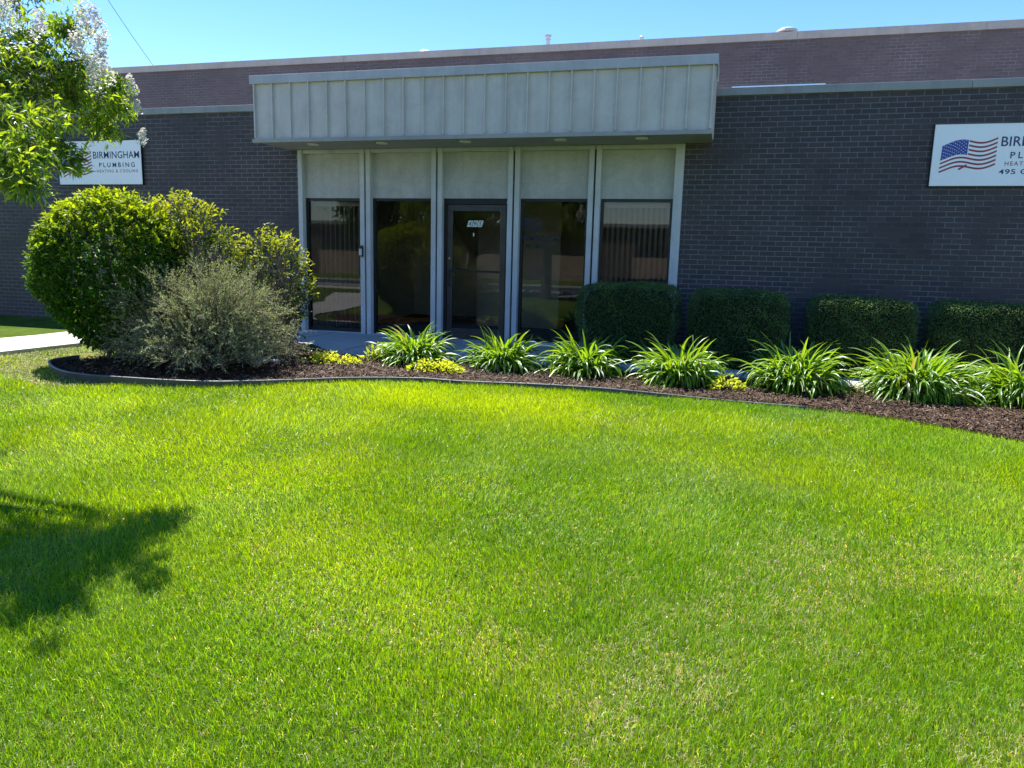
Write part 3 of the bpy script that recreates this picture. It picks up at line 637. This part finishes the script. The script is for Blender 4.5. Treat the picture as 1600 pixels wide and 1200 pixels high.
for k, ch in enumerate('495'):
    x = -3.808+k*.083; z = 1.716; m = nb(); sh = .028
    pl = [(x, GY+.004, z), (x+.072, GY+.004, z), (x+.072+sh, GY+.004, z+.095), (x+sh, GY+.004, z+.095)]
    m.add(pl+[(p[0], p[1]-.003, p[2]) for p in pl], [(0, 1, 2, 3), (7, 6, 5, 4), (4, 5, 1, 0), (5, 6, 2, 1), (6, 7, 3, 2), (7, 4, 0, 3)])
    pt = part(m, 'house_number', M['plate'], door)
    text_mesh(ch, .048, .066, M['black'], (x+.024, GY-.0005, z+.015), 'house_number_digit', door, shear=.3)
m = nb(); m.lathe((0, 0, 0), [(0, 0), (.02, 0), (.02, .002)], 14)
m.v = [(-3.70-BO.x+vx*.55+BO.x, GY+.006-vz-BO.y+BO.z*0, 1.60-BO.z+vy*1.4) if False else (-3.70-BO.x+(vx+BO.x)*.5, GY+.006-(vz+BO.z)-BO.y, 1.60-BO.z+(vy+BO.y)*1.5) for vx, vy, vz in m.v]
part(m, 'sticker', M['plate'], door)
# doorbell panel on the first mullion pair
m = nb(); m.box((-5.558, FY0-.035, 1.225), (-5.488, FY0-.001, 1.40)); db = part(m, 'intercom', M['black'], bevel=.006)
m = nb(); m.box((-5.548, FY0-.039, 1.25), (-5.50, FY0-.0355, 1.35)); part(m, 'intercom_plate', M['screen'], db)
m = nb(); m.tube([(-5.523, FY0-.036, 1.232), (-5.523, FY0-.04, 1.232)], .006, 8); part(m, 'intercom_button', M['steel'], db)
# dark decal lettering and flag on the glass of the fourth window
for txt, w_, h_, x_, z_ in (('BIRMINGHAM', .56, .085, -2.94, 1.52), ('PLUMBING', .42, .05, -2.87, 1.42)):
    text_mesh(txt, w_, h_, M['decal'], (x_, GY+.006, z_), 'window_lettering', B, bold=.03)
m = nb()
for k in range(7):
    for j in range(12):
        a_ = -2.93+.30*j/12 if k > 3 else -2.80+.17*j/12; b_ = a_+(.30 if k > 3 else .17)/12; z = 1.83-k*.028; wv = lambda q: .015*math.sin((q+2.93)*20)
        m.add([(a_, GY+.006, z+wv(a_)), (b_, GY+.006, z+wv(b_)), (b_, GY+.006, z+.014+wv(b_)), (a_, GY+.006, z+.014+wv(a_))], [(0, 1, 2, 3)])
m.box((-2.93, GY+.005, 1.755), (-2.805, GY+.0065, 1.855)); part(m, 'window_flag', M['decal'])
# lobby behind the glass
m = nb(); m.box((-6.6, D+.26, -.06), (-.6, 15.5, -.03)); m2 = nb()
part(m, 'lobby_floor', M['lobbyfloor'])
m = nb(); m.box((-6.75, D+.26, -.03), (-6.62, 15.5, 2.9)); m.box((-.60, D+.26, -.03), (-.47, 15.5, 2.9)); m.box((-6.75, 15.5, -.03), (-.47, 15.62, 2.9)); m.box((-4.5, 13.6, -.03), (-2.9, 13.7, 2.9)); m.box((-6.6, D+.26, 2.75), (-.6, 15.5, 2.86)); part(m, 'lobby_wall', M['lobby'])
m = nb(); m.box((-2.5, 12.6, -.03), (-1.6, 13.1, .95)); m.box((-2.6, 12.5, .951), (-1.5, 13.2, .99)); part(m, 'reception_desk', M['brown'])
# roof items
m = nb(); px, py = -4.45, 18.6; m.lathe((px, py, 6.12), [(.05, 0), (.05, .36), (.07, .37), (.07, .39), (.04, .40), (.04, .44), (.085, .45), (.085, .475), (0.0, .49)], 14); part(m, 'vent_pipe', M['vent'], smooth=False)
m = nb(); px, py = 1.04, 19.0; m.lathe((px, py, 6.0), [(.16, 0), (.16, .44), (.18, .49)], 24, 1); m.lathe((px, py, 6.46), [(.22, 0), (.235, .02), (.22, .06), (.14, .10), (.0, .12)], 24, 0); part(m, 'roof_vent', [M['vent'], M['vent_dark']])
m = nb(); px, py = -7.72, 18.8; m.lathe((px, py, 6.0), [(.12, 0), (.12, .34), (.18, .35), (.18, .40), (.10, .45), (0, .46)], 18); part(m, 'roof_vent', M['vent'])
m = nb(); px, py = -2.2, 18.6; m.lathe((px, py, 6.1), [(.05, 0), (.05, .34), (.03, .36)], 10); part(m, 'vent_pipe', M['vent'])

# ------------------------------------------------------------------ wall signs
def sign(x0, z0, w_, h_, label, addr):
    y = D-.04; t = empty('wall_sign', (x0, y, z0), label, 'sign'); O = Vector(t.location); S = lambda: MB(O)
    m = S(); m.box((x0, y, z0), (x0+w_, D-.001, z0+h_)); m.build('sign_panel', M['white'], t, bevel=.003)
    m = S(); fr = .007
    for a_, b_ in (((x0-fr, y-.004, z0-fr), (x0+w_+fr, D-.002, z0-.0005)), ((x0-fr, y-.004, z0+h_+.0005), (x0+w_+fr, D-.002, z0+h_+fr)), ((x0-fr, y-.004, z0), (x0-.0005, D-.002, z0+h_)), ((x0+w_+.0005, y-.004, z0), (x0+w_+fr, D-.002, z0+h_))): m.box(a_, b_)
    m.build('sign_frame', M['black'], t)
    for sx_, sz_ in ((.03, .03), (w_-.03, .03), (.03, h_-.03), (w_-.03, h_-.03), (w_/2, .03), (w_/2, h_-.03)):
        m = S(); m.tube([(x0+sx_, y-.0005, z0+sz_), (x0+sx_, y-.005, z0+sz_)], .007, 10); m.build('screw', M['steel'], t)
    # flag
    fx, fz, fw, fh = x0+.105, z0+(.20 if addr else .16), .61, .335
    yy = y-.0015
    def P(u_, v_, dy=0):   # v from bottom(0) to top(1)
        wv = .030*math.sin((u_*1.15-.12)*2*math.pi)+.07*u_-.025
        return (fx+u_*fw-(1-v_)*(.012)*(1-u_), yy-dy, fz+v_*fh+wv)
    def strip(mb, u0, u1, v0, v1, dy, n=26):
        for k in range(n):
            a_ = u0+(u1-u0)*k/n; b_ = u0+(u1-u0)*(k+1)/n
            mb.add([P(a_, v0, dy), P(b_, v0, dy), P(b_, v1, dy), P(a_, v1, dy)], [(0, 1, 2, 3)])
    m = S()
    for k in range(7):
        v1 = 1-k*2/13; v0 = v1-.86/13
        strip(m, .49 if k < 4 else .0, 1.0 if k < 6 or True else 1, v0, v1, .0)
    # the folded corner at the bottom stripe
    a_ = P(.42, .09); b_ = P(.5, .14); m.add([(a_[0]-.05, yy-.001, a_[2]-.05), (a_[0]-.035, yy-.001, a_[2]-.065), (b_[0], yy-.001, b_[2]-.02), (b_[0]-.012, yy-.001, b_[2])], [(0, 1, 2, 3)])
    m.build('flag_stripes', M['red'], t)
    m = S(); strip(m, .0, .475, 1-7*1.0/13, 1.0, .001); m.build('flag_canton', M['blue'], t)
    m = S()
    for r_ in range(9):
        for c_ in range(6 if r_ % 2 == 0 else 5):
            uu = .04+c_*.079+(.0395 if r_ % 2 else 0); vv = 1-.035-r_*.0585; q = P(uu, vv, .002); s_ = .0075
            m.add([(q[0]+s_*math.cos(1.5708+j*.6283)*(1 if j % 2 == 0 else .45), q[1], q[2]+s_*math.sin(1.5708+j*.6283)*(1 if j % 2 == 0 else .45)) for j in range(10)], [tuple(range(10))])
    m.build('flag_stars', M['white'], t)
    tx = x0+.755; k = h_/.745
    zt = z0+(.475 if addr else .43)
    text_mesh('BIRMINGHAM', .955, .118, M['navy'], (tx, yy, zt), 'sign_text', t, bold=.010, spacing=1.04, origin=O)
    text_mesh('PLUMBING', .74, .078, M['navy'], (tx+.115, yy, zt-.145), 'sign_text', t, bold=.015, spacing=1.5, origin=O)
    text_mesh('HEATING & COOLING', .85, .050, M['orange'], (tx+.065, yy, zt-.232), 'sign_text', t, bold=.010, spacing=1.3, origin=O)
    if addr: text_mesh('495 OLIVER DR', .86, .062, M['navy'], (tx+.01, yy, zt-.335), 'sign_text', t, bold=.015, spacing=1.1, origin=O)
    return t
sign(-11.33, 2.345, 1.75, .725, 'white wall sign with blue company name and flag, partly behind the flowering tree', False)
sign(2.45, 2.295, 1.79, .75, 'white wall sign with flag and address on dark brick, cut by right edge', True)

# ------------------------------------------------------------------ power cable
m = MB(); a_ = Vector((-15.5, 18.2, 6.2)); b_ = Vector((-10.75, 9.0, 8.3)); pts = []
for k in range(21):
    q = k/20; p_ = a_.lerp(b_, q); p_.z -= .25*math.sin(math.pi*q); pts.append(p_)
m.tube(pts, .006, 6); tag(m.build('power_cable', M['cable']), 'thin dark overhead cable coming down to the roof behind the tree', 'cable')

# ------------------------------------------------------------------ flowering tree
def tree():
    bx_, by_ = -6.15, 3.85; g = float(gz(bx_, by_)); t = empty('flowering_tree', (bx_, by_, g), 'leafy tree with narrow green leaves and white blossom clusters at the left edge', 'tree')
    T = np.array([bx_, by_, g]); mb = MB()
    trunk = [(0, 0, 0), (.03, .02, .5), (-.02, .05, 1.0), (.05, 0, 1.45)]; mb.tube(trunk, [.13, .10, .09, .085], 10)
    cl = []   # cluster centres, local
    for k in range(64):
        d = rdir(1)[0]; q = random.random()**.4; p = np.array([-.45, .3, 2.65])+d*np.array([1.25, .8, .85])*q
        if p[2] < 2.1: p[2] = 2.1+random.random()*.3
        cl.append((p, .42))
    for c_, s_ in EXTRA: cl.append((np.array(c_)-T, s_))
    for p, s_ in cl:
        st = np.array([.05, 0, 1.35+random.random()*.5]); mid = st*.45+p*.55+np.array([0, 0, .25])+rng.normal(0, .08, 3)
        pts = [st, st*.7+mid*.3+[0, 0, .05], mid, p*.6+mid*.4+[0, 0, .05], p]; mb.tube([tuple(q) for q in pts], [.045, .035, .022, .014, .005], 6)
    mb.build('trunk', M['bark'], t, smooth=True)
    Ps = []; Ds = []
    A = []; Bt = []
    for p, s_ in cl:
        nt_ = int(26*(s_/.42)**2)+4; e = p+rdir(nt_)*s_*np.array([1, 1, .75])*rng.uniform(.4, 1, (nt_, 1))+np.array([0, 0, -.04]); b0 = p+rdir(nt_)*s_*.2
        A.append(b0); Bt.append(e)
    A = np.concatenate(A); Bt = np.concatenate(Bt); V, F, pts = twigs(A, Bt, .0035, .05, 3, .05); npmesh('twigs', V, F, None, M['twig'], t)
    n = len(A); per = 34; kk = np.repeat(np.arange(n), per); q = rng.uniform(.15, 1.08, n*per)[:, None]
    P = A[kk]+(Bt-A)[kk]*q+rng.normal(0, .022, (n*per, 3)); dd = unit((Bt-A)[kk])
    Dr = unit(dd*.5+rdir(n*per)*.8+np.array([0, 0, -.25])); Nn = unit(rdir(n*per)*.8+np.array([0, 0, .8]))
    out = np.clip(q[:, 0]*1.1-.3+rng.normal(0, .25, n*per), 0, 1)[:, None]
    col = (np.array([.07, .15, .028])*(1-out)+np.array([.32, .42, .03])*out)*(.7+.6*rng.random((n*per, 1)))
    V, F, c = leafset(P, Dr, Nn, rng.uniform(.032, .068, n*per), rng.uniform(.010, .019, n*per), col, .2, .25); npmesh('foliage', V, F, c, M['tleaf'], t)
    print('tree leaves', n*per)
    for (p, r_, L_) in FLOW:
        p = np.array(p)-T; n = int(190*L_/.2); q = rng.random(n); c0 = p+np.outer(q-.5, np.array([rng.normal(0, .3), rng.normal(0, .3), 1])*L_)
        P = c0+rdir(n)*r_*(1-.5*q)[:, None]*rng.uniform(.4, 1, (n, 1)); s_ = []
        for j in range(4):
            nn = unit(P-p+rdir(n)*r_*.5)
            s1 = unit(np.cross(nn, np.array([.3, .5, .8]))); s2 = np.cross(nn, s1); a_ = j*1.5708; dr = s1*math.cos(a_)+s2*math.sin(a_)+nn*.35
            s_.append(leafset(P, dr, nn, np.full(n, .011), np.full(n, .009), np.tile([.70, .67, .62], (n, 1)), .1, .0))
        V, F, c = join(s_); npmesh('flower_cluster', V, F, c, M['petal'], t)
EXTRA = []; FLOW = []
EXTRA = [((-3.5, 3.38, 1.83), 0.13), ((-3.5, 3.39, 1.75), 0.1), ((-3.72, 4.03, 2.13), 0.14), ((-3.72, 3.94, 2.19), 0.18), ((-3.65, 3.98, 2.3), 0.1), ((-3.79, 3.91, 2.07), 0.17), ((-3.8, 3.8, 2.18), 0.24), ((-3.8, 3.69, 2.28), 0.32), ((-3.99, 3.73, 2.48), 0.34), ((-3.87, 3.51, 2.14), 0.34), ((-3.53, 3.33, 1.94), 0.18), ((-3.38, 3.08, 1.75), 0.16), ((-3.49, 3.1, 1.82), 0.25), ((-3.39, 2.93, 1.67), 0.2), ((-3.31, 2.88, 1.58), 0.15), ((-3.26, 2.93, 1.61), 0.11), ((-3.73, 3.69, 2.52), 0.22), ((-3.72, 3.76, 2.35), 0.2), ((-4.05, 3.56, 2.33), 0.38), ((-3.7, 3.15, 1.93), 0.35), ((-4.08, 3.39, 2.25), 0.35), ((-4.41, 3.53, 2.58), 0.45), ((-4.37, 3.93, 2.89), 0.35), ((-4.53, 3.87, 2.99), 0.4), ((-3.76, 3.94, 2.01), 0.11), ((-3.45, 2.86, 1.72), 0.25)]
FLOW = [((-3.42, 3.02, 2.37), 0.11, 0.22), ((-3.46, 3.54, 2.48), 0.07, 0.2), ((-3.42, 3.58, 2.5), 0.06, 0.16), ((-3.51, 3.53, 2.36), 0.06, 0.14), ((-3.43, 3.61, 2.36), 0.055, 0.15), ((-3.5, 3.7, 2.29), 0.06, 0.14), ((-3.48, 3.6, 2.23), 0.06, 0.14), ((-3.68, 4.1, 2.29), 0.05, 0.09), ((-3.61, 4.09, 1.97), 0.045, 0.08), ((-3.61, 4.06, 2.15), 0.035, 0.07), ((-3.48, 3.26, 2.39), 0.05, 0.12), ((-3.49, 3.37, 1.95), 0.03, 0.05)]
tree()

# ------------------------------------------------------------------ across the street, seen mirrored in the glass
mb = MB(); mb.box((-70, -17, -.3), (60, -10.2, -.214)); tag(mb.build('road', M['asphalt']), kind='structure')
mb = MB(); mb.box((-70, -8.9, -.3), (60, -7.3, -.195)); mb.box((-70, -10.2, -.3), (60, -10.05, -.12)); mb.box((-70, -17.15, -.3), (60, -17.0, -.12)); tag(mb.build('pavement', M['walk']), kind='structure')
t = empty('brown_building', (-12, -30, -.2), 'long low brown building across the street, mirrored in the windows', 'building'); O = Vector(t.location)
mb = MB(O); mb.box((-50, -42, -.3), (22, -30, 3.45)); mb.build('wall', M['brown'], t)
mb = MB(O)
for k in range(12): x = -48+k*6; mb.box((x, -30.01, -.3), (x+3.4, -29.9, 1.5))
mb.build('brick_panel', M['tan'], t)
mb = MB(O)
for k in range(12): x = -48+k*6; mb.box((x+.2, -29.99, 1.51), (x+3.2, -29.93, 2.4))
mb.build('window_band', M['bronze'], t)
mb = MB(O); mb.box((-50.3, -42.3, 3.451), (22.3, -29.6, 3.7)); mb.build('roof', M['coping'], t)
def far_tree(x, y, h, r_, label):
    g = float(gz(x, y)); t = empty('street_tree', (x, y, g), label, 'tree', 'trees across the lawn, mirrored in the windows'); mb = MB()
    mb.tube([(0, 0, 0), (.05, 0, h*.25), (0, .1, h*.5), (.1, 0, h*.8)], [.2, .16, .11, .04], 8)
    C_ = rdir(26)*np.array([r_, r_, h*.33])*rng.uniform(.4, .85, (26, 1))+np.array([0, 0, h*.62])
    for c_ in C_[:14]: mb.tube([(0, 0, h*.35), tuple(c_*.5+np.array([0, 0, h*.22])), tuple(c_)], [.07, .04, .01], 5)
    mb.build('trunk', M['bark'], t)
    n = 9000; k = rng.integers(0, 26, n); P = C_[k]+rdir(n)*rng.uniform(.3, 1, (n, 1))*r_*.42
    a = rng.random((n, 1)); col = np.array([.04, .085, .02])*(1-a)+np.array([.09, .15, .03])*a
    V, F, c = leafset(P, rdir(n), unit(rdir(n)+np.array([0, 0, .8])), rng.uniform(.12, .24, n), rng.uniform(.07, .13, n), col); npmesh('crown', V, F, c, M['leaf'], t)
far_tree(-13.2, -5.8, 6.5, 2.2, 'leafy tree mirrored in the second window from the left')
far_tree(-9.6, -6.3, 6.8, 2.2, 'leafy tree mirrored in the glass door')
far_tree(-6.3, -5.2, 6.0, 1.9, 'leafy tree mirrored in the window right of the door')

# small white petals blown off the tree on to the lawn
def petals():
    n = 900; x = rng.uniform(-6, 3, n); y = rng.uniform(1.4, 6.2, n); k = rng.random(n) < np.clip(.9-(x+5)*.12, .1, 1); x = x[k]; y = y[k]; n = len(x)
    P = np.stack([x, y, gz(x, y)+rng.uniform(.02, .045, n)], 1)
    V, F, c = leafset(P, rdir(n)*np.array([1, 1, .4]), unit(rdir(n)*.5+np.array([0, 0, 1])), rng.uniform(.006, .013, n), rng.uniform(.005, .010, n), np.tile([.75, .73, .66], (n, 1)), .1, 0)
    tag(npmesh('fallen_petals', V, F, c, M['petal']), 'tiny white fallen petals scattered over the lawn', 'petals', kind='stuff')
petals()
